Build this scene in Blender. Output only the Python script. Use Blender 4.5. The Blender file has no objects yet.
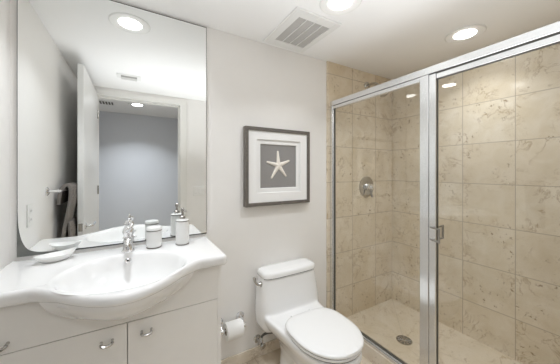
import bpy, bmesh, math, random
from mathutils import Vector, Matrix
random.seed(7)
S = bpy.context.scene
COL = S.collection
PI = math.pi

# ---------------------------------------------------------------- camera, world, exposure
cam_data = bpy.data.cameras.new('camera')
cam = bpy.data.objects.new('camera', cam_data)
COL.objects.link(cam)
cam_data.sensor_width = 36.0
cam_data.lens = 16.0
cam_data.shift_y = -11.0 / 560.0
cam_data.clip_start = 0.02
cam.location = (0, 0, 1.295)
cam.rotation_euler = (math.radians(90), 0, math.radians(-30.4))
S.camera = cam

world = bpy.data.worlds.new('world')
world.use_nodes = True
world.node_tree.nodes['Background'].inputs[0].default_value = (0.9, 0.95, 1.0, 1)
world.node_tree.nodes['Background'].inputs[1].default_value = 0.3
S.world = world
S.view_settings.view_transform = 'Standard'
S.view_settings.look = 'None'
S.view_settings.gamma = 1.0
S.view_settings.use_curve_mapping = False
S.view_settings.exposure = 1.27
S.cycles.max_bounces = 16
S.cycles.diffuse_bounces = 9
S.cycles.glossy_bounces = 6
S.cycles.transparent_max_bounces = 16
S.cycles.caustics_reflective = True
S.cycles.sample_clamp_indirect = 4.0
S.cycles.use_denoising = True
LAMP_W = 1.3        # watts of every recessed lamp
HALL_W = 4.2
LAMP_COL = (0.91, 0.955, 1.0)
SPREAD = 118.0
# added unseen fill lamp, aimed up at the ceiling to even out the light
bounce = bpy.data.lights.new('added_fill_light', 'AREA'); bounce.shape = 'RECTANGLE'
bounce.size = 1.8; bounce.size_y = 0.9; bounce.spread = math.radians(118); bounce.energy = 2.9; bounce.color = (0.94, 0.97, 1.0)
bounce_ob = bpy.data.objects.new('added_fill_light', bounce); COL.objects.link(bounce_ob)
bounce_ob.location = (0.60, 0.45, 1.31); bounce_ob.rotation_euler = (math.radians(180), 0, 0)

# ---------------------------------------------------------------- dimensions (metres)
YN, YS = 1.58, -0.13          # north wall, south wall
XW, XE = -0.482, 2.21         # west wall, east wall
ZC = 2.20                     # ceiling
XD = 1.42                     # plane of the shower door
XT = 1.372                    # where tiles begin on north wall

# ---------------------------------------------------------------- materials
def new_mat(name):
    m = bpy.data.materials.new(name); m.use_nodes = True
    nt = m.node_tree
    return m, nt, nt.nodes['Principled BSDF']

def mat(name, col, rough=0.5, metal=0.0, spec=0.5, coat=0.0, noise=0.0, nscale=30.0, bump=0.0, bscale=200.0):
    m, nt, p = new_mat(name)
    p.inputs['Base Color'].default_value = (*col, 1)
    p.inputs['Roughness'].default_value = rough
    p.inputs['Metallic'].default_value = metal
    p.inputs['Specular IOR Level'].default_value = spec
    p.inputs['Coat Weight'].default_value = coat
    p.inputs['Coat Roughness'].default_value = 0.05
    tc = nt.nodes.new('ShaderNodeTexCoord')
    if noise > 0:
        n = nt.nodes.new('ShaderNodeTexNoise'); n.inputs['Scale'].default_value = nscale
        n.inputs['Detail'].default_value = 4
        nt.links.new(tc.outputs['Object'], n.inputs['Vector'])
        r = nt.nodes.new('ShaderNodeMix'); r.data_type = 'RGBA'
        r.inputs[6].default_value = (*[c * (1 - noise) for c in col], 1)
        r.inputs[7].default_value = (*[min(1, c * (1 + noise)) for c in col], 1)
        nt.links.new(n.outputs['Fac'], r.inputs[0])
        nt.links.new(r.outputs[2], p.inputs['Base Color'])
    if bump > 0:
        n2 = nt.nodes.new('ShaderNodeTexNoise'); n2.inputs['Scale'].default_value = bscale
        nt.links.new(tc.outputs['Object'], n2.inputs['Vector'])
        b = nt.nodes.new('ShaderNodeBump'); b.inputs['Strength'].default_value = bump
        b.inputs['Distance'].default_value = 0.002
        nt.links.new(n2.outputs['Fac'], b.inputs['Height'])
        nt.links.new(b.outputs['Normal'], p.inputs['Normal'])
    return m

def tile_mat(name, ua, va, u0, v0, w, h, c1, c2, grout, vein, rough=0.12, mortar=0.0023, spots=1.0, veins=0.6):
    """polished marble tiles; ua/va name the object axes that run across and up the surface"""
    m, nt, p = new_mat(name)
    L = nt.links.new
    tc = nt.nodes.new('ShaderNodeTexCoord')
    sp = nt.nodes.new('ShaderNodeSeparateXYZ'); L(tc.outputs['Object'], sp.inputs[0])
    def off(axis, d):
        a = nt.nodes.new('ShaderNodeMath'); a.operation = 'SUBTRACT'; a.inputs[1].default_value = d
        L(sp.outputs[axis], a.inputs[0]); return a.outputs[0]
    cb = nt.nodes.new('ShaderNodeCombineXYZ')
    L(off(ua, u0 - 40 * w), cb.inputs[0]); L(off(va, v0 - 40 * h), cb.inputs[1])
    br = nt.nodes.new('ShaderNodeTexBrick')
    br.offset = 0.0; br.squash = 1.0
    for k, v in (('Scale', 1.0), ('Mortar Size', mortar), ('Mortar Smooth', 0.1), ('Brick Width', w), ('Row Height', h)):
        br.inputs[k].default_value = v
    br.inputs['Color1'].default_value = (0, 0, 0, 1); br.inputs['Color2'].default_value = (1, 1, 1, 1)
    br.inputs['Mortar'].default_value = (0.5, 0.5, 0.5, 1)
    L(cb.outputs[0], br.inputs['Vector'])
    # every tile is cut from another slab: shift the stone pattern by the tile's own random value
    sc = nt.nodes.new('ShaderNodeVectorMath'); sc.operation = 'SCALE'; sc.inputs['Scale'].default_value = 7.0
    L(br.outputs['Color'], sc.inputs[0])
    ad = nt.nodes.new('ShaderNodeVectorMath'); ad.operation = 'ADD'
    L(tc.outputs['Object'], ad.inputs[0]); L(sc.outputs[0], ad.inputs[1])
    def noise(scale, detail, dist=0.0, rough_=0.6):
        n = nt.nodes.new('ShaderNodeTexNoise')
        n.inputs['Scale'].default_value = scale; n.inputs['Detail'].default_value = detail
        n.inputs['Distortion'].default_value = dist; n.inputs['Roughness'].default_value = rough_
        L(ad.outputs[0], n.inputs['Vector']); return n.outputs['Fac']
    def ramp(src, stops):
        r = nt.nodes.new('ShaderNodeValToRGB')
        e = r.color_ramp.elements
        e[0].position, e[0].color = stops[0][0], (stops[0][1],) * 3 + (1,)
        e[1].position, e[1].color = stops[-1][0], (stops[-1][1],) * 3 + (1,)
        for q, v in stops[1:-1]:
            x = e.new(q); x.color = (v, v, v, 1)
        L(src, r.inputs[0]); return r.outputs['Color']
    def mix(f, a, b):
        x = nt.nodes.new('ShaderNodeMix'); x.data_type = 'RGBA'
        if isinstance(f, float): x.inputs[0].default_value = f
        else: L(f, x.inputs[0])
        for i, s in ((6, a), (7, b)):
            if isinstance(s, tuple): x.inputs[i].default_value = (*s, 1)
            else: L(s, x.inputs[i])
        return x.outputs[2]
    def mul(f, k):
        a = nt.nodes.new('ShaderNodeMath'); a.operation = 'MULTIPLY'; L(f, a.inputs[0])
        if isinstance(k, float): a.inputs[1].default_value = k
        else: L(k, a.inputs[1])
        return a.outputs[0]
    tint = mix(br.outputs['Color'], c1, c2)
    cloud = ramp(noise(9.0, 6.0, 0.6), [(0.35, 0.0), (0.68, 1.0)])
    lo = tuple(x * y for x, y in zip(c1, (0.84, 0.79, 0.66)))
    col = mix(mul(cloud, 0.55), tint, lo)
    vn = ramp(noise(6.0, 6.0, 0.7, 0.62), [(0.48, 0.0), (0.5, 1.0), (0.52, 0.0)])
    vmask = ramp(noise(5.0, 2.0), [(0.46, 0.0), (0.60, 1.0)])
    col = mix(mul(mul(vn, vmask), veins), col, vein)
    sp2 = ramp(noise(44.0, 3.0, 0.3, 0.6), [(0.60, 0.0), (0.70, 1.0)])
    smask = ramp(noise(5.5, 1.0), [(0.48, 0.0), (0.60, 1.0)])
    col = mix(mul(mul(sp2, smask), 0.85 * spots), col, tuple(x * 0.75 for x in vein))
    col = mix(br.outputs['Fac'], col, grout)
    L(col, p.inputs['Base Color'])
    p.inputs['Roughness'].default_value = rough
    b = nt.nodes.new('ShaderNodeBump'); b.inputs['Strength'].default_value = 0.25; b.inputs['Distance'].default_value = 0.0008
    b.invert = True
    L(br.outputs['Fac'], b.inputs['Height']); L(b.outputs['Normal'], p.inputs['Normal'])
    return m

def glass_mat(name, tint=(0.97, 0.985, 0.98)):
    m = bpy.data.materials.new(name); m.use_nodes = True
    nt = m.node_tree; nt.nodes.clear()
    out = nt.nodes.new('ShaderNodeOutputMaterial')
    mx = nt.nodes.new('ShaderNodeMixShader')
    tr = nt.nodes.new('ShaderNodeBsdfTransparent'); tr.inputs[0].default_value = (*tint, 1)
    gl = nt.nodes.new('ShaderNodeBsdfGlossy'); gl.inputs['Roughness'].default_value = 0.0
    gl.inputs[0].default_value = (1, 1, 1, 1)
    fr = nt.nodes.new('ShaderNodeFresnel'); fr.inputs['IOR'].default_value = 1.45
    geo = nt.nodes.new('ShaderNodeNewGeometry')
    # both faces of a pane meet air: use the outside index on the back faces too
    ior = nt.nodes.new('ShaderNodeMix'); ior.data_type = 'FLOAT'
    ior.inputs[2].default_value = 1.45; ior.inputs[3].default_value = 1 / 1.45
    nt.links.new(geo.outputs['Backfacing'], ior.inputs[0])
    nt.links.new(ior.outputs[0], fr.inputs['IOR'])
    nt.links.new(fr.outputs[0], mx.inputs[0]); nt.links.new(tr.outputs[0], mx.inputs[1]); nt.links.new(gl.outputs[0], mx.inputs[2])
    nt.links.new(mx.outputs[0], out.inputs[0])
    return m

def emit_mat(name, col, strength):
    m = bpy.data.materials.new(name); m.use_nodes = True
    nt = m.node_tree; nt.nodes.clear()
    out = nt.nodes.new('ShaderNodeOutputMaterial'); e = nt.nodes.new('ShaderNodeEmission')
    e.inputs[0].default_value = (*col, 1); e.inputs[1].default_value = strength
    nt.links.new(e.outputs[0], out.inputs[0]); return m

def mirror_mat():
    m, nt, p = new_mat('mirror_silver')
    p.inputs['Base Color'].default_value = (0.93, 0.945, 0.94, 1)
    p.inputs['Metallic'].default_value = 1.0; p.inputs['Roughness'].default_value = 0.0
    return m

def fabric_mat(name, c1, c2, scale):
    m, nt, p = new_mat(name); L = nt.links.new
    tc = nt.nodes.new('ShaderNodeTexCoord')
    w1 = nt.nodes.new('ShaderNodeTexWave'); w1.bands_direction = 'Z'; w1.inputs['Scale'].default_value = scale
    w1.inputs['Distortion'].default_value = 1.2; w1.inputs['Detail'].default_value = 2
    w2 = nt.nodes.new('ShaderNodeTexWave'); w2.bands_direction = 'X'; w2.inputs['Scale'].default_value = scale
    w2.inputs['Distortion'].default_value = 1.2
    L(tc.outputs['Object'], w1.inputs['Vector']); L(tc.outputs['Object'], w2.inputs['Vector'])
    a = nt.nodes.new('ShaderNodeMath'); a.operation = 'MULTIPLY'
    L(w1.outputs['Fac'], a.inputs[0]); L(w2.outputs['Fac'], a.inputs[1])
    x = nt.nodes.new('ShaderNodeMix'); x.data_type = 'RGBA'
    x.inputs[6].default_value = (*c1, 1); x.inputs[7].default_value = (*c2, 1)
    L(a.outputs[0], x.inputs[0]); L(x.outputs[2], p.inputs['Base Color'])
    b = nt.nodes.new('ShaderNodeBump'); b.inputs['Strength'].default_value = 0.5; b.inputs['Distance'].default_value = 0.002
    L(a.outputs[0], b.inputs['Height']); L(b.outputs['Normal'], p.inputs['Normal'])
    p.inputs['Roughness'].default_value = 0.95; p.inputs['Specular IOR Level'].default_value = 0.1
    return m

M = {}
M['paint'] = mat('wall_paint', (0.85, 0.835, 0.815), 0.55, noise=0.015, nscale=12, bump=0.08, bscale=320)
M['ceil'] = mat('ceiling_paint', (0.91, 0.91, 0.91), 0.7, noise=0.01, nscale=8, bump=0.05, bscale=250)
M['hall'] = mat('hall_paint', (0.66, 0.68, 0.72), 0.6, noise=0.01, nscale=10)
M['trimw'] = mat('trim_paint', (0.80, 0.79, 0.76), 0.35, noise=0.01)
M['doorw'] = mat('door_paint', (0.80, 0.80, 0.79), 0.35, noise=0.01)
C1, C2 = (0.735, 0.645, 0.515), (0.80, 0.725, 0.61)
GR = (0.46, 0.385, 0.295); VE = (0.34, 0.22, 0.10)
M['tile_n'] = tile_mat('marble_tile_valve_wall', 0, 2, 1.66, 0.0, 0.305, 0.30, C1, C2, GR, VE)
M['tile_e'] = tile_mat('marble_tile_long_wall', 1, 2, 0.953, 0.0, 0.311, 0.30, C1, C2, GR, VE)
M['tile_f'] = tile_mat('marble_floor_tile', 0, 1, 0.72, 1.12, 0.45, 0.45, (0.66, 0.575, 0.47), (0.71, 0.63, 0.525), (0.48, 0.41, 0.32), VE, rough=0.10)
M['tile_s'] = tile_mat('marble_shower_floor', 0, 1, 0.0, 0.0, 3.0, 3.0, (0.74, 0.66, 0.55), (0.77, 0.69, 0.58), GR, VE, rough=0.2, spots=0.6)
M['curb'] = tile_mat('marble_curb', 1, 2, 0.2, -0.2, 0.61, 2.0, (0.82, 0.75, 0.66), (0.84, 0.77, 0.68), GR, VE, rough=0.15, spots=0.3)
M['grout'] = mat('grout', (0.45, 0.38, 0.29), 0.8, noise=0.05)
M['ceramic'] = mat('white_ceramic', (0.86, 0.86, 0.86), 0.12, coat=0.3, noise=0.004)
M['seat'] = mat('white_seat_plastic', (0.85, 0.85, 0.85), 0.22, noise=0.004)
M['cab'] = mat('cabinet_laminate', (0.84, 0.825, 0.80), 0.4, noise=0.02, nscale=18)
M['cabin'] = mat('cabinet_inside', (0.35, 0.33, 0.30), 0.7, noise=0.05)
M['chrome'] = mat('chrome', (0.80, 0.80, 0.81), 0.07, metal=1.0, noise=0.02)
M['chromed'] = mat('aged_chrome', (0.55, 0.54, 0.52), 0.16, metal=1.0, noise=0.08)
M['alu'] = mat('bright_aluminium', (0.83, 0.84, 0.85), 0.22, metal=0.9, noise=0.015, nscale=60)
M['seal'] = mat('dark_rubber_seal', (0.10, 0.095, 0.085), 0.6, noise=0.1)
M['black'] = mat('dark_edge', (0.05, 0.05, 0.048), 0.6, noise=0.2)
M['desilver'] = mat('desilvered_backing', (0.16, 0.165, 0.155), 0.5, noise=0.25, nscale=40)
M['mirror'] = mirror_mat()
M['glass'] = glass_mat('clear_glass', (0.985, 0.992, 0.988))
M['frame'] = mat('grey_washed_wood', (0.14, 0.125, 0.11), 0.55, noise=0.35, nscale=70)
M['matboard'] = mat('white_mat_board', (0.90, 0.90, 0.895), 0.8, noise=0.01)
M['linen'] = fabric_mat('grey_linen', (0.31, 0.30, 0.295), (0.42, 0.41, 0.40), 260)
M['star'] = mat('starfish_cream', (0.88, 0.83, 0.76), 0.85, noise=0.12, nscale=120, bump=0.6, bscale=500)
M['paper'] = mat('tissue_paper', (0.88, 0.88, 0.87), 0.95, noise=0.02, bump=0.2, bscale=300)
M['card'] = mat('cardboard_core', (0.30, 0.22, 0.15), 0.9, noise=0.1)
M['porc'] = mat('white_porcelain', (0.84, 0.84, 0.83), 0.3, noise=0.006)
M['ring'] = mat('pewter_ring', (0.22, 0.20, 0.185), 0.35, metal=0.6, noise=0.1)
M['pump'] = mat('brushed_nickel', (0.42, 0.40, 0.38), 0.3, metal=1.0, noise=0.1)
M['towel'] = fabric_mat('grey_towelling', (0.20, 0.18, 0.165), (0.36, 0.33, 0.31), 190)
M['plate'] = mat('switch_plate_plastic', (0.82, 0.81, 0.79), 0.4, noise=0.01)
M['ventw'] = mat('vent_plastic', (0.82, 0.82, 0.81), 0.5, noise=0.01)
M['grille'] = mat('vent_grille', (0.50, 0.49, 0.48), 0.8, noise=0.08, nscale=200)
M['lens'] = emit_mat('lit_lamp_lens', (1.0, 0.99, 0.97), 9.0)
M['lensh'] = emit_mat('lit_hall_lens', (0.96, 0.98, 1.0), 9.0)

# ---------------------------------------------------------------- mesh helpers
class MB:
    def __init__(s): s.v = []; s.f = []; s.m = []
    def add(s, vs, fs, mi=0):
        b = len(s.v); s.v += [tuple(v) for v in vs]
        for f in fs: s.f.append([b + i for i in f]); s.m.append(mi)
        return s
    def box(s, x0, x1, y0, y1, z0, z1, mi=0):
        vs = [(x, y, z) for z in (z0, z1) for y in (y0, y1) for x in (x0, x1)]
        return s.add(vs, [(0, 2, 3, 1), (4, 5, 7, 6), (0, 1, 5, 4), (2, 6, 7, 3), (0, 4, 6, 2), (1, 3, 7, 5)], mi)
    def loft(s, rings, cap0=True, cap1=True, mi=0, closed=True):
        n = len(rings[0]); vs = [p for r in rings for p in r]; fs = []
        for k in range(len(rings) - 1):
            for i in range(n if closed else n - 1):
                j = (i + 1) % n
                fs.append((k * n + i, k * n + j, (k + 1) * n + j, (k + 1) * n + i))
        if cap0: fs.append(tuple(range(n))[::-1])
        if cap1: fs.append(tuple((len(rings) - 1) * n + i for i in range(n)))
        return s.add(vs, fs, mi)
    def lathe(s, prof, o, axis=(0, 0, 1), n=32, mi=0, caps=True):
        """prof: (radius, height along axis)"""
        a = Vector(axis).normalized(); u = a.orthogonal().normalized(); w = a.cross(u); o = Vector(o)
        rings = [[o + a * h + (u * math.cos(2 * PI * i / n) + w * math.sin(2 * PI * i / n)) * max(r, 1e-5) for i in range(n)] for r, h in prof]
        return s.loft(rings, caps, caps, mi)
    def tube(s, pts, r, n=12, mi=0, caps=True, flat=None):
        pts = [Vector(p) for p in pts]; rings = []
        rs = r if isinstance(r, (list, tuple)) else [r] * len(pts)
        t0 = (pts[1] - pts[0]).normalized(); u = t0.orthogonal().normalized()
        for k, p in enumerate(pts):
            t = (pts[min(k + 1, len(pts) - 1)] - pts[max(k - 1, 0)]).normalized()
            u = (u - t * u.dot(t)).normalized(); w = t.cross(u)
            rings.append([p + (u * math.cos(2 * PI * i / n) + w * math.sin(2 * PI * i / n)) * rs[k] for i in range(n)])
        return s.loft(rings, caps, caps, mi)
    def prism(s, poly, d, to3, mi=0):
        """poly in 2-D, d = (lo, hi) along the third axis, to3(a, b, c) -> xyz"""
        n = len(poly)
        vs = [to3(a, b, d[0]) for a, b in poly] + [to3(a, b, d[1]) for a, b in poly]
        fs = [tuple(range(n))[::-1], tuple(range(n, 2 * n))] + [(i, (i + 1) % n, n + (i + 1) % n, n + i) for i in range(n)]
        return s.add(vs, fs, mi)
    def build(s, name, mats, parent=None, origin=None, bevel=0.0, seg=2, smooth=35.0):
        mats = mats if isinstance(mats, (list, tuple)) else [mats]
        off = Vector(W[parent.name]) if parent else Vector(origin or (0, 0, 0))
        me = bpy.data.meshes.new(name)
        me.from_pydata([Vector(v) - off for v in s.v], [], s.f)
        for m in mats: me.materials.append(m)
        for p, mi in zip(me.polygons, s.m): p.material_index = mi
        bm = bmesh.new(); bm.from_mesh(me); bmesh.ops.recalc_face_normals(bm, faces=bm.faces); bm.to_mesh(me); bm.free()
        if smooth:
            me.shade_smooth()
            me.set_sharp_from_angle(angle=math.radians(smooth))
        o = bpy.data.objects.new(name, me); COL.objects.link(o)
        if parent: o.parent = parent
        else: o.location = off
        W[o.name] = tuple(off)
        if bevel:
            b = o.modifiers.new('bevel', 'BEVEL'); b.width = bevel; b.segments = seg; b.limit_method = 'ANGLE'
            b.angle_limit = math.radians(40); b.harden_normals = False
        return o
W = {}
def thing(name, label, cat, loc, group=None):
    o = bpy.data.objects.new(name, None); COL.objects.link(o); o.location = loc
    o.empty_display_size = 0.05
    W[o.name] = tuple(loc); tag(o, label, cat, group); return o
def tag(o, label, cat, group=None):
    o['label'] = label; o['category'] = cat
    if group: o['group'] = group
    return o
def struct(o, label=None, cat=None):
    o['kind'] = 'structure'
    if label: o['label'] = label
    if cat: o['category'] = cat
    return o
def sgnpow(c, e): return math.copysign(abs(c) ** e, c)
def sring(cx, cy, hx, hy, z, n=48, e=2.0):
    return [(cx + hx * sgnpow(math.cos(2 * PI * i / n), 2 / e), cy + hy * sgnpow(math.sin(2 * PI * i / n), 2 / e), z) for i in range(n)]
def smoothpath(pts, n=8):
    pts = [Vector(p) for p in pts]; out = []
    P = [pts[0] * 2 - pts[1]] + pts + [pts[-1] * 2 - pts[-2]]
    for i in range(1, len(P) - 2):
        a, b, c, d = P[i - 1:i + 3]
        for k in range(n):
            t = k / n
            out.append(0.5 * ((2 * b) + (c - a) * t + (2 * a - 5 * b + 4 * c - d) * t * t + (3 * b - a - 3 * c + d) * t ** 3))
    out.append(pts[-1]); return out

# ---------------------------------------------------------------- the room
HY0, HX0, HX1 = -1.46, -1.9, 1.7          # hall beyond the doorway
YS2 = YS - 0.12
struct(MB().box(XW - 0.1, XT + 0.02, YS - 0.12, YN + 0.1, -0.12, 0.0).build('floor', M['tile_f']), 'polished beige marble tile floor', 'floor')
struct(MB().box(HX0, HX1, HY0 - 0.1, YS2, -0.12, 0.0).build('floor_hall', M['tile_f']), 'hall floor beyond the doorway', 'floor')
struct(MB().box(XW - 0.1, XE + 0.1, YS - 0.12, YN + 0.1, ZC, ZC + 0.1).build('ceiling', M['ceil']), 'white ceiling', 'ceiling')
struct(MB().box(HX0 - .1, HX1 + .1, HY0 - 0.1, YS2, ZC, ZC + 0.1).build('ceiling_hall', M['ceil']), 'white hall ceiling', 'ceiling')
struct(MB().box(XW - 0.1, XT, YN, YN + 0.1, 0, ZC).build('wall_north', M['paint']), 'pale painted wall behind toilet and vanity', 'wall')
struct(MB().box(XT, XE, YN - 0.012, YN + 0.1, 0, ZC).build('wall_shower_north', M['tile_n']), 'beige marble tiled shower wall with the valve', 'wall')
struct(MB().box(XE, XE + 0.1, YS, YN + 0.1, 0, ZC).build('wall_east', M['tile_e']), 'long beige marble tiled shower wall', 'wall')
struct(MB().box(XW - 0.1, XW, YS2, YN, 0, ZC).build('wall_west', M['paint']), 'pale painted wall left of the vanity', 'wall')
DX0, DX1, DZ = -0.335, 0.49, 2.105         # doorway
b = MB().box(XW, DX0 - 0.02, YS2, YS, 0, ZC).box(DX1 + 0.02, XD - 0.04, YS2, YS, 0, ZC).box(DX0 - 0.02, DX1 + 0.02, YS2, YS, DZ + 0.02, ZC)
struct(b.build('wall_south', M['paint']), 'painted wall with the doorway', 'wall')
struct(MB().box(XD - 0.04, XE, YS2, YS, 0, ZC).build('wall_shower_south', M['tile_n']), 'tiled end wall of the shower', 'wall')
struct(MB().box(HX0 - .1, HX1 + .1, HY0 - 0.1, HY0, 0, ZC).build('wall_hall_south', M['hall']), 'blue grey hall wall', 'wall')
struct(MB().box(HX0 - 0.1, HX0, HY0, YS2, 0, ZC).build('wall_hall_west', M['hall']), 'hall end wall', 'wall')
struct(MB().box(HX1, HX1 + 0.1, HY0, YS2, 0, ZC).build('wall_hall_east', M['hall']), 'hall end wall', 'wall')
struct(MB().box(HX0, XW - 0.1, YS2 - .001, YS2 + .05, 0, ZC).build('wall_hall_north', M['hall']), 'hall side wall', 'wall')
# casing and jamb of the doorway
b = MB()
for (y0, y1) in ((YS, YS + 0.016), (YS2 - 0.016, YS2)):
    b.box(DX0 - 0.078, DX0, y0, y1, 0, DZ).box(DX1, DX1 + 0.078, y0, y1, 0, DZ).box(DX0 - 0.078, DX1 + 0.078, y0, y1, DZ, DZ + 0.065)
b.box(DX0 - 0.02, DX0, YS2, YS, 0, DZ + 0.02).box(DX1, DX1 + 0.02, YS2, YS, 0, DZ + 0.02).box(DX0, DX1, YS2, YS, DZ, DZ + 0.02)
b.box(DX1 - 0.012, DX1, YS2 + 0.02, YS - 0.04, 0, DZ).box(DX0, DX1, YS2 + 0.02, YS - 0.04, DZ - 0.012, DZ)
struct(b.build('trim_1', M['trimw'], bevel=0.003), 'white door casing and jamb', 'trim')
# baseboard of tile along the north wall, curb, sloped shower floor
struct(MB().box(0.36, XT, YN - 0.012, YN - 0.0005, 0, 0.075).build('baseboard_north', M['curb'], bevel=0.002), 'low beige marble baseboard', 'baseboard')
CX0, CX1, CZ = 1.388, 1.47, 0.095
struct(MB().box(CX0, CX1, YS, YN - 0.0125, -0.1, CZ).build('trim_2', M['curb'], bevel=0.003), 'cream marble shower curb', 'trim')
DRX, DRY = 1.765, 1.15
b = MB(); ZS = 0.028; ZD = 0.012; r = 0.05
co = [(CX1, YS), (XE, YS), (XE, YN - 0.012), (CX1, YN - 0.012)]
dr = [(DRX - r, DRY - r), (DRX + r, DRY - r), (DRX + r, DRY + r), (DRX - r, DRY + r)]
vs = [(x, y, ZS) for x, y in co] + [(x, y, ZD) for x, y in dr]
b.add(vs, [(i, (i + 1) % 4, 4 + (i + 1) % 4, 4 + i) for i in range(4)] + [(4, 5, 6, 7)])
b.box(CX1 - .05, XE, YS, YN, -0.1, 0.004)
for i in range(4):                              # mitred joints running down to the drain
    a, c = Vector((*co[i], ZS)), Vector((*dr[i], ZD)); d = (c - a).normalized(); p = Vector((-d.y, d.x, 0)) * 0.0013; up = Vector((0, 0, 0.0006))
    b.add([a - p + up, a + p + up, c + p + up, c - p + up], [(0, 1, 2, 3)], 1)
struct(b.build('floor_shower', [M['tile_s'], M['grout']], smooth=5), 'beige marble shower floor sloping to the drain', 'floor')

# ---------------------------------------------------------------- the open door
d1 = bpy.data.objects.new('door_1', None); COL.objects.link(d1); d1.location = (DX0, YS, 0); W['door_1'] = (DX0, YS, 0)
struct(d1, 'white flush door standing open against the west wall', 'door')
DT = 0.038
MB().box(DX0 - DT, DX0, YS + 0.018, 0.72, 0.008, 2.118).build('door_leaf', M['doorw'], d1, bevel=0.002)
MB().box(DX0 - DT + 0.006, DX0 - 0.006, 0.7185, 0.7212, 0.83, 0.89).build('latch_plate', M['chromed'], d1)
for sgn, xf in ((1, DX0), (-1, DX0 - DT)):
    h = MB()
    h.lathe([(0.026, 0), (0.026, 0.006), (0.02, 0.010), (0.0, 0.010)], (xf, 0.66, 0.86), (sgn, 0, 0), 24)
    h.tube(smoothpath([(xf, 0.66, 0.86), (xf + sgn * 0.035, 0.66, 0.86), (xf + sgn * 0.048, 0.645, 0.86), (xf + sgn * 0.050, 0.60, 0.862), (xf + sgn * 0.050, 0.55, 0.865)], 6), 0.009, 12)
    h.build('lever_handle', M['chrome'], d1)
for z in (0.25, 1.05, 1.85):
    MB().lathe([(0.007, 0), (0.007, 0.09)], (DX0 + 0.006, YS + 0.016, z), n=12).build('hinge', M['chromed'], d1)

# ---------------------------------------------------------------- wall mirror
MX0, MX1, MZ0, MZ1 = -0.457, 0.391, 0.904, 2.192
mr = thing('wall_mirror', 'large frameless mirror above the washbasin reaching up to the ceiling', 'mirror', (0.5 * (MX0 + MX1), YN - 0.004, MZ0))
MB().box(MX0, MX1, YN - 0.0065, YN - 0.0008, MZ0, MZ1).build('backing', M['black'], mr)
# silvered face: the silver has gone at the lower left corner, leaving a curved dark edge
e = 0.0025
sil = [(MX1 - e, MZ0 + e + .004), (MX1 - e, MZ1 - e - .002), (MX0 + e, MZ1 - e - .002)]  # black seam left below the silver paints the shadow of the mirror's edge
cv = [(MX0 + e, MZ0 + 0.21), (MX0 + 0.006, MZ0 + 0.135), (MX0 + 0.016, MZ0 + 0.075), (MX0 + 0.034, MZ0 + 0.035), (MX0 + 0.062, MZ0 + 0.017), (MX0 + 0.10, MZ0 + 0.011), (MX0 + 0.15, MZ0 + 0.007)]
sil += [(p.x, p.y) for p in smoothpath([(a, c, 0) for a, c in cv], 6)]
MB().prism(sil, (YN - 0.0078, YN - 0.0066), lambda a, c, d: (a, d, c)).build('silvered_face', M['mirror'], mr, smooth=0)
dk = [(MX0, MZ0), (MX0 + 0.17, MZ0), (MX0 + 0.17, MZ0 + 0.02), (MX0 + 0.04, MZ0 + 0.06), (MX0, MZ0 + 0.22)]
MB().prism(dk, (YN - 0.0071, YN - 0.0065), lambda a, c, d: (a, d, c)).build('desilvered_corner', M['desilver'], mr, smooth=0)['label'] = 'dark corroded corner'

# ---------------------------------------------------------------- washbasin with counter
BX, BY, BA, BB = -0.025, 1.222, 0.232, 0.212
TX0, TX1, TY1, TYS, TYF = XW + 0.002, 0.392, YN - 0.0095, 1.165, 0.955
TZ, TZ0 = 0.89, 0.842
def front(x):
    dx = abs(x - BX)
    if dx >= 0.285: return TYS
    return TYS - (TYS - TYF) * ((1 + math.cos(PI * dx / 0.285)) / 2) ** 0.6
def outline():
    p = []
    rc = 0.022
    n = 110
    xs = [TX0 + 0.004 + (TX1 - TX0 - 0.004 - rc) * i / n for i in range(n + 1)]
    p += [(x, front(x)) for x in xs]
    for i in range(1, 8): a = -PI / 2 + PI / 2 * i / 8; p.append((TX1 - rc + rc * math.cos(a), TYS + rc + rc * math.sin(a)))
    p += [(TX1, TYS + rc + (TY1 - TYS - rc) * i / 14) for i in range(15)]
    p += [(TX1 - (TX1 - TX0) * i / 60, TY1) for i in range(1, 60)]
    p += [(TX0, TY1 - (TY1 - TYS) * i / 14) for i in range(15)]
    return p
OUT = outline()
def inset(pts, d):
    out = []; n = len(pts)
    for i in range(n):
        a, b, c = Vector(pts[i - 1]), Vector(pts[i]), Vector(pts[(i + 1) % n])
        t = (c - a).normalized(); nrm = Vector((-t.y, t.x)); q = b + nrm * d
        q.x = min(max(q.x, TX0 + 0.001), TX1 - d * .9); q.y = min(q.y, TY1 - 0.001)
        out.append((q.x, q.y))
    return out
def ell(k, dz, pts):
    r = []
    for x, y in pts:
        f = math.atan2((y - BY) / BB, (x - BX) / BA)
        r.append((BX + BA * k * math.cos(f), BY + (BB * k) * math.sin(f) + (1 - k) * 0.02, dz))
    return r
rings = []
for k, z in ((0.02, -0.135), (0.25, -0.134), (0.45, -0.128), (0.62, -0.113), (0.76, -0.088), (0.86, -0.056), (0.93, -0.027), (0.97, -0.011), (1.0, -0.004), (1.03, -0.001), (1.06, 0.0)):
    rings.append(ell(k, TZ + z, OUT))
def lerp_ring(a, bq, t, z): return [(p[0] + (q[0] - p[0]) * t, p[1] + (q[1] - p[1]) * t, z) for p, q in zip(a, bq)]
i10 = inset(OUT, 0.016)
E0 = rings[-1]
rings.append(lerp_ring(E0, i10, 0.5, TZ + 0.001))
for d, z in ((0.016, 0.0015), (0.010, 0.0), (0.005, -0.004), (0.0015, -0.010), (0.0, -0.018), (0.0, -0.034), (0.002, -0.042), (0.007, -0.047), (0.014, -0.048)):
    lift = 0.013 if z < -0.02 else 0.0          # the rim is thinner along the bow
    rings.append([(x, y, TZ + z + lift * min(1, max(0.0, (TYS - y) / 0.08))) for x, y in inset(OUT, d)])
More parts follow.
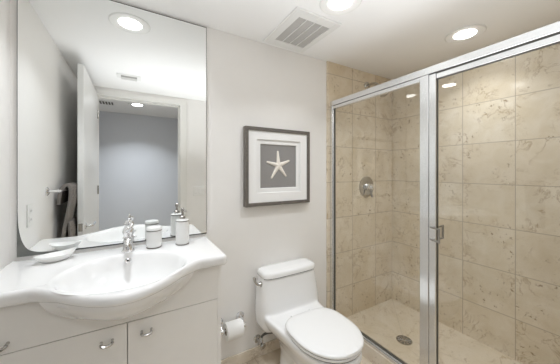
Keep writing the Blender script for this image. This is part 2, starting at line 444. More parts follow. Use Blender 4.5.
rings.append(lerp_ring(E0, rings[-1], 0.6, TZ - 0.048))
wb = thing('washbasin', 'white ceramic washbasin and counter with a bowed front on the vanity cabinet', 'sink', (BX, 1.3, TZ0))
MB().loft(rings, True, False).build('basin_top', M['ceramic'], wb, smooth=50)
# belly of the bowl bulging below the rim, in front of the cabinet
AX, AYC, AW, AH = BX, 1.1915, 0.256, 0.142
def belly_w(d): return max(0.0, 1 - (d / AH) ** 1.6) ** 0.6      # width of the belly at depth d below the rim
rg = []
for k in range(25):
    d = AH * math.sin(PI / 2 * k / 24); sc = belly_w(d); sy = sc ** 1.5
    row = []
    for i in range(61):
        dx = AW * math.sin((-1 + 2 * i / 60) * PI / 2)
        row.append((AX + dx * sc, AYC - (AYC - front(BX + dx) - 0.010) * sy, TZ0 + 0.003 - d + 0.0125 * min(1, max(0.0, (TYS - front(BX + dx)) / 0.08)) * (1 - d / AH)))
    row[0] = (row[0][0], AYC, TZ0 + 0.003 - d); row[-1] = (row[-1][0], AYC, TZ0 + 0.003 - d)
    rg.append(row)
MB().loft(rg, False, False, closed=False).build('bowl_belly', M['ceramic'], wb, smooth=80)
ov = MB().lathe([(0.0105, -0.002), (0.0135, 0.002), (0.012, 0.0045), (0.005, 0.003), (0.0045, -0.003)], (BX, 1.401, 0.864), (0, -1, 0.38), 28, caps=False)
ov.build('overflow_ring', M['chrome'], wb)
MB().lathe([(0.0045, 0.0), (0.0, 0.0005)], (BX, 1.4, 0.8652), (0, -1, 0.38), 20).build('overflow_hole', M['black'], wb)
MB().lathe([(0.024, 0), (0.024, 0.003), (0.019, 0.005), (0.016, 0.003), (0.0, 0.006)], (BX, BY + 0.02, TZ - 0.1345), n=28).build('drain_plug', M['chrome'], wb)

# ---------------------------------------------------------------- vanity cabinet
KX0, KX1, KY0, KY1, KZ1 = XW + 0.004, 0.366, 1.192, YN - 0.014, TZ0 - 0.0015
vc = thing('vanity_cabinet', 'cream laminate vanity cabinet under the white washbasin', 'cabinet', (BX, 1.38, 0))
b = MB().box(KX0, KX0 + 0.016, KY0 + 0.018, KY1, 0.0, KZ1).box(KX1 - 0.016, KX1, KY0 + 0.0005, KY1, 0.0, KZ1)
b.box(KX0 + 0.016, KX1 - 0.016, KY1 - 0.012, KY1, 0.08, KZ1).box(KX0 + 0.016, KX1 - 0.016, KY0 + 0.02, KY1 - 0.012, 0.08, 0.096)
b.box(KX0 + 0.016, KX1 - 0.016, KY0 + 0.05, KY0 + 0.066, 0.0, 0.08)
b.box(KX0 + 0.016, KX1 - 0.016, KY0 + 0.02, KY0 + 0.03, 0.655, 0.675)
b.build('carcass', M['cab'], vc)
ZL = 0.677
arch = [(KX0, ZL + 0.0015), (KX1 - 0.0165, ZL + 0.0015), (KX1 - 0.0165, KZ1)]
for i in range(49):
    u = -1 + 2 * i / 48; d = (AH - 0.005) * (1 - abs(u) ** 1.5)
    arch.append((AX - math.copysign((AW - 0.004) * belly_w(d + 0.002), u), max(ZL + 0.003, KZ1 - d)))
arch.append((KX0, KZ1))
fp = MB().prism(arch, (KY0, KY0 + 0.018), lambda a, c, d: (a, d, c)).build('front_panel', M['cab'], vc, smooth=0)
def pull(parent, x, z, y=KY0):
    h = MB()
    for s in (-1, 1):
        h.lathe([(0.0055, 0), (0.0045, 0.006), (0.0055, 0.017), (0.0, 0.019)], (x + s * 0.018, y, z + 0.006), (0, -1, 0), 14)
    arc = [(x + 0.019 * math.cos(PI + PI * i / 14), y - 0.016 - 0.004 * math.sin(PI * i / 14), z + 0.006 + 0.009 * math.sin(PI + PI * i / 14)) for i in range(15)]
    h.tube(arc, 0.0056, 10)
    h.build('handle', M['chromed'], parent)
pull(fp, -0.386, 0.707)
for (x0, x1, hx) in ((KX0, BX - 0.0012 + .002, -0.092), (BX + 0.0012 + .002, KX1 - 0.0165, 0.046)):
    dd = MB().box(x0, x1, KY0, KY0 + 0.018, 0.085, ZL - 0.0015).build('door', M['cab'], vc, bevel=0.0012)
    pull(dd, hx, 0.617)

# ---------------------------------------------------------------- faucet
FX, FY = BX, 1.472
fc = thing('faucet', 'chrome single-hole faucet with a domed lever top behind the washbasin bowl', 'faucet', (FX, FY, TZ))
Z = TZ + 0.0012
MB().lathe([(0.029, 0), (0.029, 0.004), (0.026, 0.008), (0.0225, 0.02), (0.021, 0.045), (0.0215, 0.062), (0.024, 0.066), (0.024, 0.071), (0.02, 0.075), (0.0, 0.076)], (FX, FY, Z), n=36).build('body', M['chrome'], fc)
MB().tube(smoothpath([(FX, FY - 0.012, Z + 0.045), (FX, FY - 0.045, Z + 0.066), (FX, FY - 0.08, Z + 0.068), (FX, FY - 0.103, Z + 0.052)], 7), [0.017] * 8 + [0.0145] * 8 + [0.0125] * 6, 20).build('spout', M['chrome'], fc)
MB().lathe([(0.0128, 0), (0.0128, 0.012), (0.009, 0.012), (0.0085, 0.004), (0, 0.004)], (FX, FY - 0.1, Z + 0.057), (0, -0.45, -1), 20).build('aerator', M['chromed'], fc)
lv = MB().lathe([(0.019, 0.075), (0.0205, 0.082), (0.024, 0.09), (0.0255, 0.10), (0.022, 0.112), (0.014, 0.121), (0.008, 0.125), (0.0, 0.126)], (FX, FY, Z), n=32).build('handle_dome', M['chrome'], fc)
MB().tube(smoothpath([(FX - 0.006, FY - 0.016, Z + 0.104), (FX + 0.006, FY - 0.026, Z + 0.116), (FX + 0.016, FY - 0.014, Z + 0.132), (FX + 0.006, FY + 0.006, Z + 0.141)], 7), [0.0085] * 14 + [0.007] * 8, 14).build('lever', M['chrome'], lv)
MB().lathe([(0.004, 0), (0.0075, 0.004), (0.008, 0.010), (0.005, 0.016), (0.003, 0.02), (0.004, 0.026), (0, 0.03)], (FX + 0.002, FY + 0.004, Z + 0.134), n=18).build('finial', M['chrome'], lv)
MB().tube([(FX, FY + 0.02, Z + 0.02), (FX + 0.028, FY + 0.03, Z + 0.058), (FX + 0.03, FY + 0.03, Z + 0.062)], 0.003, 8).lathe([(0.003, 0), (0.0075, 0.004), (0.0075, 0.011), (0, 0.014)], (FX + 0.029, FY + 0.03, Z + 0.056), n=16).build('popup_knob', M['chrome'], fc)

# ---------------------------------------------------------------- things on the counter
CZT = TZ + 0.0018
tb = thing('tumbler', 'white porcelain canister with a lid and a dark metal ring, beside the soap dispenser', 'canister', (0.092, 1.478, CZT))
o = (0.092, 1.478, CZT)
MB().lathe([(0.033, 0.003), (0.036, 0.008), (0.0372, 0.045), (0.0365, 0.087), (0.034, 0.0885), (0.0, 0.0885)], o, n=36).build('body', M['porc'], tb)
MB().lathe([(0.0355, 0.0), (0.037, 0.001), (0.037, 0.0028), (0.034, 0.004)], o, n=36).build('base_ring', M['ring'], tb)
MB().lathe([(0.0345, 0.0888), (0.0374, 0.0892), (0.0374, 0.0910), (0.0345, 0.0914)], o, n=36).build('rim_ring', M['ring'], tb)
MB().lathe([(0.036, 0.0916), (0.0372, 0.0925), (0.0372, 0.103), (0.035, 0.1075), (0.026, 0.1095), (0.0, 0.11)], o, n=36).build('lid', M['porc'], tb)
sd = thing('soap_dispenser', 'white porcelain soap dispenser with a grey metal pump, nearest the right end of the counter', 'soap dispenser', (0.232, 1.465, CZT))
o = (0.232, 1.465, CZT)
MB().lathe([(0.032, 0.003), (0.0345, 0.008), (0.0355, 0.05), (0.035, 0.1), (0.034, 0.126), (0.0, 0.127)], o, n=36).build('bottle', M['porc'], sd)
MB().lathe([(0.0345, 0.0), (0.036, 0.001), (0.036, 0.0028), (0.033, 0.004)], o, n=36).build('base_ring', M['ring'], sd)
MB().lathe([(0.033, 0.126), (0.0352, 0.1268), (0.0352, 0.1288), (0.031, 0.1300)], o, n=36).build('rim_ring', M['ring'], sd)
MB().lathe([(0.034, 0.1302), (0.0335, 0.134), (0.018, 0.139), (0.0, 0.139)], o, n=32).build('shoulder', M['porc'], sd)
pm = MB().lathe([(0.0145, 0.137), (0.0155, 0.14), (0.0155, 0.152), (0.012, 0.156), (0.006, 0.158), (0.0055, 0.178), (0.0095, 0.18), (0.0095, 0.196), (0.006, 0.199), (0.0, 0.199)], o, n=24).build('pump', M['pump'], sd)
MB().tube(smoothpath([(o[0], o[1], o[2] + 0.189), (o[0] + 0.004, o[1] - 0.02, o[2] + 0.191), (o[0] + 0.008, o[1] - 0.04, o[2] + 0.184)], 5), 0.0055, 12).build('nozzle', M['pump'], pm)
# soap dish: a shallow pointed boat
dish = MB(); ca, sa = math.cos(0.42), math.sin(0.42); DC = (-0.303, 1.478)
def dring(a, bb, z, tip):
    r = []
    for i in range(48):
        t = 2 * PI * i / 48; x = a * sgnpow(math.cos(t), 1.0); y = bb * sgnpow(math.sin(t), 1.25)
        zz = z + tip * (abs(x) / 0.078) ** 3 * (1.5 if x > 0 else 0.5)
        r.append((DC[0] + x * ca - y * sa, DC[1] + x * sa + y * ca, CZT + zz))
    return r
dish.loft([dring(0.034, 0.020, 0.0, 0), dring(0.044, 0.027, 0.002, 0), dring(0.058, 0.036, 0.013, 0.004), dring(0.072, 0.043, 0.026, 0.009), dring(0.075, 0.045, 0.029, 0.010), dring(0.072, 0.043, 0.0295, 0.010), dring(0.056, 0.033, 0.017, 0.004), dring(0.04, 0.02, 0.007, 0.0), dring(0.004, 0.002, 0.006, 0.0)])
tag(dish.build('soap_dish', M['porc'], origin=(DC[0], DC[1], CZT), smooth=60), 'white boat-shaped soap dish on the left end of the counter', 'soap dish')

# ---------------------------------------------------------------- picture with the starfish
PX0, PX1, PZ0, PZ1 = 0.638, 1.172, 1.053, 1.597
PYb, PYf = YN - 0.001, YN - 0.040
pc = thing('picture_frame', 'square grey wooden shadow-box picture with a white starfish, above the toilet', 'picture', (0.914, YN, PZ0))
b = MB(); fw = 0.024
for (x0, x1, z0, z1) in ((PX0, PX0 + fw, PZ0, PZ1), (PX1 - fw, PX1, PZ0, PZ1), (PX0 + fw, PX1 - fw, PZ0, PZ0 + fw), (PX0 + fw, PX1 - fw, PZ1 - fw, PZ1)):
    b.box(x0, x1, PYf, PYb, z0, z1)
b.build('frame', M['frame'], pc, bevel=0.0025)
ix0, ix1, iz0, iz1 = 0.757, 1.060, 1.172, 1.486
def mat_ring(name, x0, x1, z0, z1, hx0, hx1, hz0, hz1, y0, y1, bev):
    # a board with a window whose inner edges are cut on a bevel
    vs = []
    for (a, c, d, e2, y) in ((x0, x1, z0, z1, y0), (hx0, hx1, hz0, hz1, y0), (hx0 + bev, hx1 - bev, hz0 + bev, hz1 - bev, y1), (x0, x1, z0, z1, y1)):
        vs += [(a, y, d), (c, y, d), (c, y, e2), (a, y, e2)]
    fs = []
    for k in range(4):
        for i in range(4):
            j = (i + 1) % 4; kk = (k + 1) % 4
            fs.append((k * 4 + i, k * 4 + j, kk * 4 + j, kk * 4 + i))
    return MB().add(vs, fs).build(name, M['matboard'], pc, smooth=0)
mat_ring('outer_mat', PX0 + fw, PX1 - fw, PZ0 + fw, PZ1 - fw, ix0 - 0.030, ix1 + 0.030, iz0 - 0.030, iz1 + 0.030, PYf + 0.010, PYf + 0.014, 0.003)
mat_ring('inner_mat', PX0 + fw, PX1 - fw, PZ0 + fw, PZ1 - fw, ix0, ix1, iz0, iz1, PYf + 0.020, PYf + 0.026, 0.003)
MB().box(PX0 + fw, PX1 - fw, PYf + 0.029, PYb - 0.002, PZ0 + fw, PZ1 - fw).build('linen_panel', M['linen'], pc, smooth=0)
st = MB(); cxs, czs, yb = 0.907, 1.335, PYf + 0.0285
R, r0, n = 0.108, 0.021, 5
def sprof(a):                                   # outline radius of the five-armed star
    best = 0
    for k in range(5):
        d = (a - (PI / 2 + k * 2 * PI / 5 + 0.06) + PI) % (2 * PI) - PI
        if abs(d) < 1.2:
            Lk = R * (1.0, 0.94, 1.04, 0.98, 0.95)[k]
            w = 0.0165
            # distance along ray inside a tapering arm
            lo, hi = 0.0, Lk
            for _ in range(24):
                m_ = (lo + hi) / 2; al = m_ * math.cos(d); ac = abs(m_ * math.sin(d))
                if al > 0 and ac < max(0.0045, w * 1.15 - (w * 1.15 - 0.0065) * (al / Lk) ** 0.8) * (1 if al < Lk - 0.004 else max(0.0, (Lk - al) / 0.004)) : lo = m_
                else: hi = m_
            best = max(best, lo)
    return max(best, r0 * 0.72)
NA = 200
ringsS = []
for f, h in ((1.0, 0.0), (0.97, 0.004), (0.82, 0.008), (0.55, 0.0105), (0.25, 0.0125), (0.02, 0.0135)):
    rr = []
    for i in range(NA):
        a = 2 * PI * i / NA; q = sprof(a); q2 = q * f
        rr.append((cxs + q2 * math.cos(a), yb - h * (0.55 + 0.45 * min(1, r0 / max(q2, 1e-3))), czs + q2 * math.sin(a)))
    ringsS.append(rr)
st.loft(ringsS).build('starfish', M['star'], pc, smooth=60)['label'] = 'cream dried starfish'

# ---------------------------------------------------------------- toilet
TC = 0.925
tl = thing('toilet', 'white one-piece toilet with closed lid against the painted wall', 'toilet', (TC, 1.2, 0))
def tring(w, yf, yb, z, eb=4.0, ef=2.15, wb_=None, ym=1.18, n=64):
    r = []
    for i in range(n):
        a = 2 * PI * i / n; c, s_ = math.cos(a), math.sin(a)
        if s_ >= 0:
            x = sgnpow(c, 2 / eb); y = ym + (yb - ym) * abs(s_) ** (2 / eb)
        else:
            x = sgnpow(c, 2 / ef); y = ym - (ym - yf) * abs(s_) ** (2 / ef)
        ww = w
        if wb_ is not None and y > ym: ww = w + (wb_ - w) * min(1, (y - ym) / 0.22) ** 1.5
        r.append((TC + x * ww - 0.003, y, z))
    return r
body = MB().loft([tring(0.128, 0.985, 1.44, 0.001), tring(0.124, 0.99, 1.44, 0.03), tring(0.112, 1.0, 1.44, 0.12), tring(0.118, 0.97, 1.47, 0.185),
                  tring(0.148, 0.915, 1.52, 0.25), tring(0.172, 0.875, 1.555, 0.30, wb_=0.20), tring(0.187, 0.857, 1.565, 0.335, wb_=0.215), tring(0.189, 0.855, 1.567, 0.358, wb_=0.22), tring(0.184, 0.861, 1.565, 0.370, wb_=0.215)])
ty1 = YN - 0.006
def tank(hx, yf, z, e=5.0): return sring(TC + .008, (yf + ty1) / 2, hx, (ty1 - yf) / 2, z, 64, e)
body.loft([tank(0.16, 1.45, 0.228), tank(0.205, 1.41, 0.248), tank(0.226, 1.39, 0.283), tank(0.231, 1.385, 0.34), tank(0.229, 1.395, 0.42), tank(0.218, 1.410, 0.52), tank(0.208, 1.417, 0.588)])
bo = body.build('bowl_and_tank', M['ceramic'], tl, smooth=180)
rm = bo.modifiers.new('remesh', 'REMESH'); rm.mode = 'VOXEL'; rm.voxel_size = 0.006; rm.use_smooth_shade = True
sm = bo.modifiers.new('smooth', 'SMOOTH'); sm.factor = 0.5; sm.iterations = 22
def lidr(g, yf, z): return sring(TC + .008, (yf + ty1) / 2, 0.213 - g, (ty1 - yf) / 2 - g * 0.8, z, 64, 4.6)
MB().loft([lidr(0.004, 1.414, 0.5915), lidr(0.0, 1.411, 0.5945), lidr(0.0, 1.411, 0.611), lidr(0.003, 1.412, 0.621), lidr(0.009, 1.414, 0.628), lidr(0.02, 1.418, 0.632), lidr(0.05, 1.428, 0.634)]).build('tank_lid', M['ceramic'], tl, smooth=60)
MB().loft([tank(0.203, 1.423, 0.585), tank(0.203, 1.423, 0.5925)]).build('lid_gap_fill', M['black'], tl)  # black slab filling the gap between tank and lid
def egg(w, yf, yb, z, n=72): return tring(w, yf, yb, z, eb=3.4, ef=2.1, ym=1.09, n=n)
MB().loft([egg(0.177, 0.870, 1.268, 0.3735), egg(0.183, 0.863, 1.272, 0.377), egg(0.184, 0.861, 1.273, 0.385), egg(0.179, 0.867, 1.27, 0.3905)]).build('seat', M['seat'], tl, smooth=50)
MB().loft([egg(0.181, 0.866, 1.27, 0.3935), egg(0.187, 0.858, 1.275, 0.3965), egg(0.189, 0.856, 1.276, 0.403), egg(0.186, 0.859, 1.274, 0.409), egg(0.17, 0.86, 1.268, 0.413), egg(0.14, 0.90, 1.24, 0.4155), egg(0.07, 0.99, 1.18, 0.4175)]).build('seat_lid', M['seat'], tl, smooth=60)
MB().loft([egg(0.180, 0.8655, 1.266, 0.3725), egg(0.180, 0.8655, 1.266, 0.3945)]).build('seat_gap_shade', M['black'], tl, smooth=0)  # added black slab: painted shade in the gaps between bowl, seat and lid
for s in (-1, 1):
    MB().lathe([(0.018, 0), (0.018, 0.02), (0.014, 0.026), (0, 0.027)], (TC + s * 0.07, 1.292, 0.370), n=24).build('hinge_cap', M['seat'], tl)
fh = MB().lathe([(0.019, 0), (0.019, 0.006), (0.012, 0.012), (0.009, 0.026), (0, 0.027)], (TC + 0.008 - 0.2085, 1.475, 0.55), (-1, 0, 0.1), 20)
fh.tube(smoothpath([(TC - 0.222, 1.475, 0.552), (TC - 0.236, 1.475, 0.560), (TC - 0.246, 1.48, 0.580), (TC - 0.250, 1.485, 0.602)], 5), [0.009] * 10 + [0.010] * 6, 10)
fh.build('flush_lever', M['chromed'], tl)

# ---------------------------------------------------------------- supply valve
sv = thing('shutoff_valve', 'small chrome water shutoff valve on the wall low beside the toilet', 'valve', (0.745, YN, 0.10))
VX, VZ = 0.742, 0.125
MB().lathe([(0.028, 0.0005), (0.027, 0.005), (0.014, 0.010), (0.0, 0.010)], (VX, YN, VZ), (0, -1, 0), 24).build('escutcheon', M['chromed'], sv)
MB().tube([(VX, YN, VZ), (VX, YN - 0.06, VZ)], 0.010, 14).lathe([(0.014, -0.018), (0.016, -0.012), (0.016, 0.018), (0.012, 0.024), (0.010, 0.036)], (VX, YN - 0.05, VZ), (0.3, 0, 1), 16).build('valve_body', M['chromed'], sv)
MB().lathe([(0.006, 0.0), (0.006, 0.016), (0.019, 0.017), (0.021, 0.022), (0.019, 0.028), (0, 0.029)], (VX + 0.004, YN - 0.055, VZ - 0.006), (0.25, -1, -0.25), 20).build('handwheel', M['chromed'], sv)
MB().tube(smoothpath([(VX + 0.01, YN - 0.05, VZ + 0.032), (VX + 0.02, YN - 0.05, VZ + 0.046), (VX + 0.05, YN - 0.054, VZ + 0.052), (VX + 0.09, YN - 0.058, VZ + 0.046)], 6), 0.008, 12).build('supply_hose', M['seal'], sv)

# ---------------------------------------------------------------- toilet paper
RX0, RX1, RZ, RY = 0.492, 0.598, 0.300, YN - 0.072
th = thing('paper_holder', 'chrome two-post toilet paper holder on the wall beside the vanity', 'toilet paper holder', (0.545, YN, RZ))
for x in (RX0 - 0.022, RX1 + 0.016):
    MB().lathe([(0.027, 0.0005), (0.027, 0.005), (0.021, 0.009), (0.011, 0.012), (0.0, 0.012)], (x, YN, RZ + 0.025), (0, -1, 0), 26).build('rosette', M['chrome'], th)
    MB().tube(smoothpath([(x, YN - 0.006, RZ + 0.025), (x, YN - 0.04, RZ + 0.022), (x, YN - 0.062, RZ + 0.008), (x, RY, RZ)], 6), 0.008, 12).lathe([(0.013, -0.013), (0.014, -0.006), (0.014, 0.006), (0.013, 0.013)], (x, RY, RZ), (1, 0, 0), 18).build('post', M['chrome'], th)
MB().tube([(RX0 - 0.02, RY, RZ), (RX1 + 0.014, RY, RZ)], 0.0065, 14).build('roller', M['chrome'], th)
tp = thing('toilet_roll', 'white toilet paper roll on the chrome wall holder', 'toilet paper', (0.545, RY, RZ))
MB().lathe([(0.021, 0), (0.049, 0), (0.051, 0.002), (0.051, RX1 - RX0 - 0.002), (0.049, RX1 - RX0), (0.021, RX1 - RX0), (0.021, 0)], (RX0, RY, RZ - 0.008), (1, 0, 0), 40, caps=False).box(RX0 + .001, RX1 - .001, RY + 0.0500, RY + 0.0508, RZ - 0.065, RZ - 0.01).build('paper', M['paper'], tp)
MB().lathe([(0.0195, 0.001), (0.0207, 0.001), (0.0207, RX1 - RX0 - 0.001), (0.0195, RX1 - RX0 - 0.001), (0.0195, 0.001)], (RX0, RY, RZ - 0.008), (1, 0, 0), 28, caps=False).build('cardboard_core', M['card'], tp)

# ---------------------------------------------------------------- shower enclosure
ZT0 = CZ + 0.0008
YJ = YN - 0.0125
se = thing('shower_enclosure', 'silver metal framed shower enclosure with a fixed glass panel on the curb', 'shower enclosure', (XD, 0.8, CZ))
PY0, PY1 = 0.771, 0.820                         # the wide post between fixed panel and door
HZ0, HZ1 = 1.829, 1.868
MB().box(XD - 0.022, XD + 0.024, YS + .0008, YJ, HZ0, HZ1).build('header', M['alu'], se, bevel=0.003)
MB().box(XD - 0.016, XD + 0.016, PY1, YJ - 0.02, 1.803, HZ0 - 0.002).build('top_rail', M['alu'], se, bevel=0.002)
MB().box(XD - 0.012, XD + 0.012, YS + .001, YJ - 0.02, HZ0 - 0.004, HZ0).build('header_groove', M['seal'], se)
MB().box(XD - 0.022, XD + 0.022, YJ - 0.026, YJ, ZT0 + 0.024, HZ0).box(XD - 0.012, XD + 0.012, YJ - 0.032, YJ - 0.026, ZT0 + 0.024, HZ0).build('wall_jamb', M['alu'], se, bevel=0.002)
MB().box(XD - 0.018, XD + 0.018, PY0, PY1, ZT0 + 0.024, HZ0).build('post', M['alu'], se, bevel=0.003)
MB().box(XD - 0.026, XD + 0.024, YS + .0008, YJ, ZT0, ZT0 + 0.018).box(XD - 0.012, XD + 0.024, YS + .0008, YJ, ZT0 + 0.018, ZT0 + 0.024).build('bottom_track', M['alu'], se, bevel=0.002)
MB().box(XD - 0.008, XD + 0.008, PY1 + 0.0005, YJ - 0.0325, ZT0 + 0.0245, ZT0 + 0.030).box(XD - 0.0075, XD + 0.0075, YJ - 0.0365, YJ - 0.0325, ZT0 + 0.03, 1.802).build('glazing_seal', M['seal'], se)
MB().box(XD - 0.003, XD + 0.003, PY1, YJ - 0.033, ZT0 + 0.0265, 1.806).build('fixed_glass', M['glass'], se, smooth=0)
YH = 0.10
MB().box(XD - 0.018, XD + 0.018, YH - 0.042, YH - 0.004, ZT0 + 0.024, HZ0).build('hinge_post', M['alu'], se, bevel=0.003)
MB().box(XD - 0.003, XD + 0.003, YS + 0.02, YH - 0.042, ZT0 + 0.0265, HZ0 - .002).build('end_glass', M['glass'], se, smooth=0)
MB().box(XD - 0.018, XD + 0.018, YS + .0008, YS + 0.02, ZT0 + 0.024, HZ0).build('end_jamb', M['alu'], se, bevel=0.002)
# the swinging door
sdr = thing('shower_door', 'silver framed clear glass shower door with a square pull, right of the wide post', 'shower door', (XD, 0.4, CZ))
DY0, DY1, DZ0, DZ1 = YH, PY0 - 0.003, ZT0 + 0.034, HZ0 - 0.006
MB().box(XD - 0.018, XD + 0.016, DY1 - 0.035, DY1, DZ0, DZ1).build('lock_stile', M['alu'], sdr, bevel=0.0025)
MB().box(XD - 0.018, XD + 0.016, DY0, DY0 + 0.030, DZ0, DZ1).build('hinge_stile', M['alu'], sdr, bevel=0.0025)
MB().box(XD - 0.010, XD + 0.010, DY0 + 0.030, DY1 - 0.035, DZ1 - 0.028, DZ1).build('top_rail', M['alu'], sdr, bevel=0.0025)
MB().box(XD - 0.018, XD + 0.016, DY0 + 0.030, DY1 - 0.035, DZ0, DZ0 + 0.030).build('bottom_rail', M['alu'], sdr, bevel=0.0025)
b = MB().box(XD - 0.006, XD + 0.006, DY1 - 0.0370, DY1 - 0.0355, DZ0 + 0.031, DZ1 - 0.029).box(XD - 0.008, XD + 0.008, DY0 + 0.0305, DY1 - 0.0355, DZ1 - 0.031, DZ1 - 0.0285)
b.build('glazing_seal', M['seal'], sdr)
MB().box(XD - 0.003, XD + 0.003, DY0 + 0.031, DY1 - 0.036, DZ0 + 0.03, DZ1 - 0.03).build('door_glass', M['glass'], sdr, smooth=0)
h = MB(); y = DY1 - 0.008; xs = XD - 0.018           # square pull on the outside of the stile
for z in (0.922, 0.988): h.tube([(xs + 0.0005, y, z), (xs - 0.012, y - 0.012, z), (xs - 0.026, y - 0.058, z)], 0.0045, 8)
h.tube([(xs - 0.026, y - 0.058, 0.916), (xs - 0.026, y - 0.058, 0.994)], 0.0055, 8)
h.build('pull', M['pump'], sdr)
h = MB(); y = DY1 - 0.028; xs = XD + 0.016           # and its twin on the inside
for z in (0.922, 0.988): h.box(xs, xs + 0.055, y - 0.0045, y + 0.0045, z - 0.0045, z + 0.0045)
h.box(xs + 0.0505, xs + 0.0595, y - 0.0045, y + 0.0045, 0.9175, 0.9925)
h.build('pull', M['pump'], sdr, bevel=0.001)

# ---------------------------------------------------------------- shower fittings
YV = YN - 0.0125
vl = thing('shower_valve', 'round chrome shower valve with lever on the tiled wall', 'shower valve', (1.838, YV, 1.15))
MB().lathe([(0.095, 0.0), (0.094, 0.004), (0.084, 0.008), (0.03, 0.011), (0.0, 0.011)], (1.838, YV, 1.15), (0, -1, 0), 48).build('plate', M['chromed'], vl)
MB().lathe([(0.032, 0.010), (0.032, 0.03), (0.027, 0.034), (0.027, 0.06), (0.022, 0.068), (0.0, 0.07)], (1.838, YV, 1.15), (0, -1, 0), 32).build('hub', M['chrome'], vl)
MB().tube(smoothpath([(1.838, YV - 0.048, 1.14), (1.838, YV - 0.054, 1.105), (1.838, YV - 0.066, 1.06)], 5), [0.011] * 6 + [0.009] * 5, 12).build('lever', M['pump'], vl)
MB().lathe([(0.007, 0.068), (0.009, 0.071), (0.009, 0.077), (0, 0.08)], (1.838, YV, 1.15), (0, -1, 0), 16).build('cap_screw', M['chrome'], vl)
shh = thing('showerhead', 'chrome shower head and arm high on the tiled wall above the header', 'shower head', (1.845, YV, 2.07))
MB().lathe([(0.036, 0.0), (0.035, 0.006), (0.016, 0.014), (0.0, 0.014)], (1.845, YV, 2.075), (0, -1, 0), 28).build('rosette', M['chromed'], shh)
MB().tube(smoothpath([(1.845, YV - 0.005, 2.075), (1.847, YV - 0.07, 2.078), (1.85, YV - 0.12, 2.05), (1.853, YV - 0.15, 2.005)], 6), 0.0105, 14).build('arm', M['chromed'], shh)
MB().lathe([(0.010, 0), (0.014, 0.008), (0.016, 0.02), (0.026, 0.04), (0.036, 0.058), (0.037, 0.068), (0.034, 0.07), (0.0, 0.069)], (1.853, YV - 0.146, 2.012), (0.03, -0.5, -1), 32).build('head', M['chromed'], shh)
dn = thing('floor_drain', 'round metal shower drain set in the shower floor', 'drain', (DRX, DRY, ZD))
b = MB().lathe([(0.056, 0.0006), (0.056, 0.003), (0.052, 0.004), (0.049, 0.004), (0.049, 0.0006)], (DRX, DRY, ZD), n=40, caps=False)
b.build('rim', M['chromed'], dn)
MB().lathe([(0.049, 0.0006), (0.049, 0.0012), (0.0, 0.0012)], (DRX, DRY, ZD), n=32).build('well', M['black'], dn)
g = MB()
for rr in (0.012, 0.026, 0.040):
    g.lathe([(rr - 0.0022, 0.0016), (rr - 0.0022, 0.0038), (rr + 0.0022, 0.0038), (rr + 0.0022, 0.0016), (rr - 0.0022, 0.0016)], (DRX, DRY, ZD), n=32, caps=False)
for k in range(10):
    a = 2 * PI * k / 10
    g.tube([(DRX + 0.005 * math.cos(a), DRY + 0.005 * math.sin(a), ZD + 0.0028), (DRX + 0.05 * math.cos(a), DRY + 0.05 * math.sin(a), ZD + 0.0028)], 0.0024, 6)
g.build('grate', M['chrome'], dn)

# ---------------------------------------------------------------- ceiling fittings
def downlight(label, x, y, lens, watts, rt=0.112, rl=0.062, group=None):
    t = thing('recessed_light', label, 'ceiling light', (x, y, ZC), group)
    MB().lathe([(rt, 0.0005), (rt, 0.003), (rt - 0.006, 0.007), (rl + 0.012, 0.005), (rl, 0.003), (rl, 0.0005)], (x, y, ZC), (0, 0, -1), 56, caps=False).build('trim_ring', M['ventw'], t)
    MB().lathe([(rl, 0.001), (rl, 0.003), (rl * 0.93, 0.0055), (rl * 0.8, 0.008), (rl * 0.6, 0.010), (rl * 0.35, 0.0115), (0.0, 0.012)], (x, y, ZC), (0, 0, -1), 56).build('lens', lens, t)
    ld = bpy.data.lights.new('lamp_light', 'AREA'); ld.shape = 'DISK'; ld.size = rl * 1.9
    ld.energy = watts; ld.color = LAMP_COL; ld.spread = math.radians(SPREAD)
    lo = bpy.data.objects.new('lamp_light', ld); COL.objects.link(lo); lo.parent = t; lo.location = (0, 0, -0.0135)
    return t
downlight('lit recessed ceiling light beside the exhaust vent, in front of the toilet', 0.953, 0.985, M['lens'], LAMP_W)
downlight('lit recessed ceiling light inside the shower', 1.885, 0.80, M['lens'], LAMP_W * 0.88)
downlight('lit recessed ceiling light above the washbasin, seen in the mirror', -0.02, 1.36, M['lens'], LAMP_W)
downlight('lit recessed light in the hall ceiling, seen through the doorway in the mirror', 0.04, -0.775, M['lensh'], HALL_W)
ev = thing('exhaust_vent', 'square white exhaust fan cover with grey grille on the ceiling', 'vent', (0.936, 1.33, ZC))
vx0, vx1, vy0, vy1 = 0.772, 1.100, 1.128, 1.545
gx0, gx1, gy0, gy1 = 0.827, 1.060, 1.19, 1.478
b = MB(); zt, zb = ZC - 0.0005, ZC - 0.012
for (x0, x1, y0, y1) in ((vx0, gx0, vy0, vy1), (gx1, vx1, vy0, vy1), (gx0, gx1, vy0, gy0), (gx0, gx1, gy1, vy1)):
    b.box(x0, x1, y0, y1, zb, zt)
b.build('cover', M['ventw'], ev, bevel=0.0015)
MB().box(gx0, gx1, gy0, gy1, ZC - 0.007, ZC - 0.002).build('grille', M['grille'], ev)
for k in range(1, 4):
    x = gx0 + (gx1 - gx0) * k / 4
    MB().box(x - 0.002, x + 0.002, gy0, gy1, ZC - 0.0115, ZC - 0.0072).build('slat', M['ventw'], ev)
MB().lathe([(0.006, 0), (0.006, 0.004), (0, 0.005)], (0.936, 1.158, ZC - 0.0125), (0, 0, -1), 16).build('screw', M['ventw'], ev)
sv2 = thing('air_register', 'small white air register on the bathroom ceiling, seen in the mirror', 'vent', (-0.04, 0.35, ZC))
MB().box(-0.14, 0.06, 0.29, 0.41, ZC - 0.006, ZC - 0.0005).build('flange', M['ventw'], sv2, bevel=0.002)
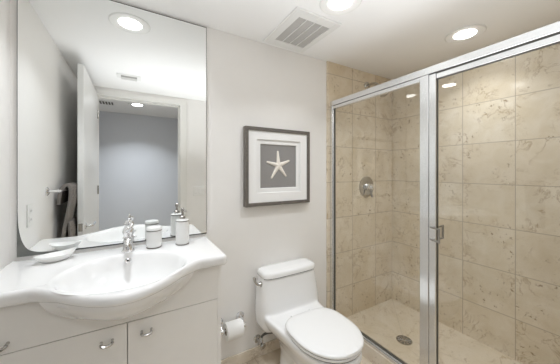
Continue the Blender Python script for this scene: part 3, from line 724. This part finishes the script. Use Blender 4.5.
MB().box(-0.105, 0.025, 0.318, 0.382, ZC - 0.020, ZC - 0.0065).build('duct_box', M['grille'], sv2)
for k in range(4):
    MB().box(-0.105, 0.025, 0.322 + 0.016 * k, 0.328 + 0.016 * k, ZC - 0.026, ZC - 0.0205).build('louvre', M['ventw'], sv2)
hg = thing('hall_grille', 'dark slatted return grille on the hall ceiling, seen through the doorway', 'vent', (-0.26, -0.84, ZC))
MB().box(-0.40, -0.225, -0.93, -0.77, ZC - 0.006, ZC - 0.0005).build('frame', M['ventw'], hg)
for k in range(5):
    MB().box(-0.385 + 0.032 * k, -0.369 + 0.032 * k, -0.92, -0.78, ZC - 0.010, ZC - 0.0062).build('slot', M['black'], hg)

# ---------------------------------------------------------------- wall plates, towel bar and towel (mostly seen in the mirror)
op = thing('outlet_plate', 'white wall outlet plate on the left wall above the counter', 'outlet', (XW, 1.325, 1.06))
MB().box(XW + 0.0005, XW + 0.006, 1.288, 1.362, 1.0, 1.118).build('plate', M['plate'], op, bevel=0.002)
for z in (1.036, 1.082):
    q = MB().box(XW + 0.0062, XW + 0.0085, 1.308, 1.342, z - 0.015, z + 0.015).build('socket', M['plate'], op, bevel=0.002)
    MB().box(XW + 0.0086, XW + 0.0090, 1.317, 1.319, z - 0.005, z + 0.005).box(XW + 0.0086, XW + 0.0090, 1.331, 1.333, z - 0.005, z + 0.005).build('slots', M['black'], q)
sw = thing('switch_plate', 'white three-switch plate on the wall beside the doorway, seen in the mirror', 'light switch', (0.72, YS, 1.04))
MB().box(0.645, 0.805, YS + 0.0005, YS + 0.006, 0.98, 1.10).build('plate', M['plate'], sw, bevel=0.002)
for k in range(3):
    MB().box(0.664 + k * 0.046, 0.694 + k * 0.046, YS + 0.0062, YS + 0.010, 1.01, 1.07).build('rocker', M['plate'], sw, bevel=0.002)
BXB, BZB = -0.415, 1.165
tbr = thing('towel_bar', 'chrome towel bar on the left wall behind the open door', 'towel bar', (XW, 0.85, BZB))
for y in (1.02, 0.55):
    MB().lathe([(0.028, 0.0005), (0.028, 0.006), (0.018, 0.012), (0.009, 0.016), (0.009, XW * -1 + BXB)], (XW, y, BZB), (1, 0, 0), 24).build('bracket', M['chrome'], tbr)
MB().tube([(BXB, 1.035, BZB), (BXB, 0.535, BZB)], 0.009, 14).build('bar', M['chrome'], tbr)
tw = thing('towel', 'grey waffle towel folded over the towel bar behind the open door', 'towel', (BXB, 0.735, 0.8))
def drape(name, prof, th_, y0, y1, seed):
    rnd = random.Random(seed)
    p = smoothpath([(a, 0, c) for a, c in prof], 6)
    rings_ = []; ny = 14
    ph = rnd.random() * 6
    for j in range(ny + 1):
        t = j / ny; y = y0 + (y1 - y0) * t
        o_, i_ = [], []
        for k, q in enumerate(p):
            d = (p[min(k + 1, len(p) - 1)] - p[max(k - 1, 0)]).normalized(); nrm = Vector((-d.z, 0, d.x))
            s = k / (len(p) - 1); wv = 0.005 * math.sin(9 * t + ph + 3 * s) * abs(s - 0.35)
            o_.append((q.x + nrm.x * (th_ / 2 + wv), y, q.z + nrm.z * th_ / 2)); i_.append((q.x - nrm.x * (th_ / 2 - wv), y, q.z - nrm.z * th_ / 2))
        rings_.append(o_ + i_[::-1])
    return MB().loft(rings_).build(name, M['towel'], tw, bevel=0.004, smooth=60)
drape('front_layer', [(-0.456, 1.06), (-0.449, 1.12), (-0.440, 1.165), (-0.415, 1.194), (-0.394, 1.185), (-0.388, 1.14), (-0.394, 1.06), (-0.410, 0.97), (-0.426, 0.88), (-0.436, 0.76)], 0.021, 0.60, 0.87, 3)
drape('lower_fold', [(-0.404, 0.93), (-0.397, 0.87), (-0.393, 0.77)], 0.018, 0.61, 0.85, 8)
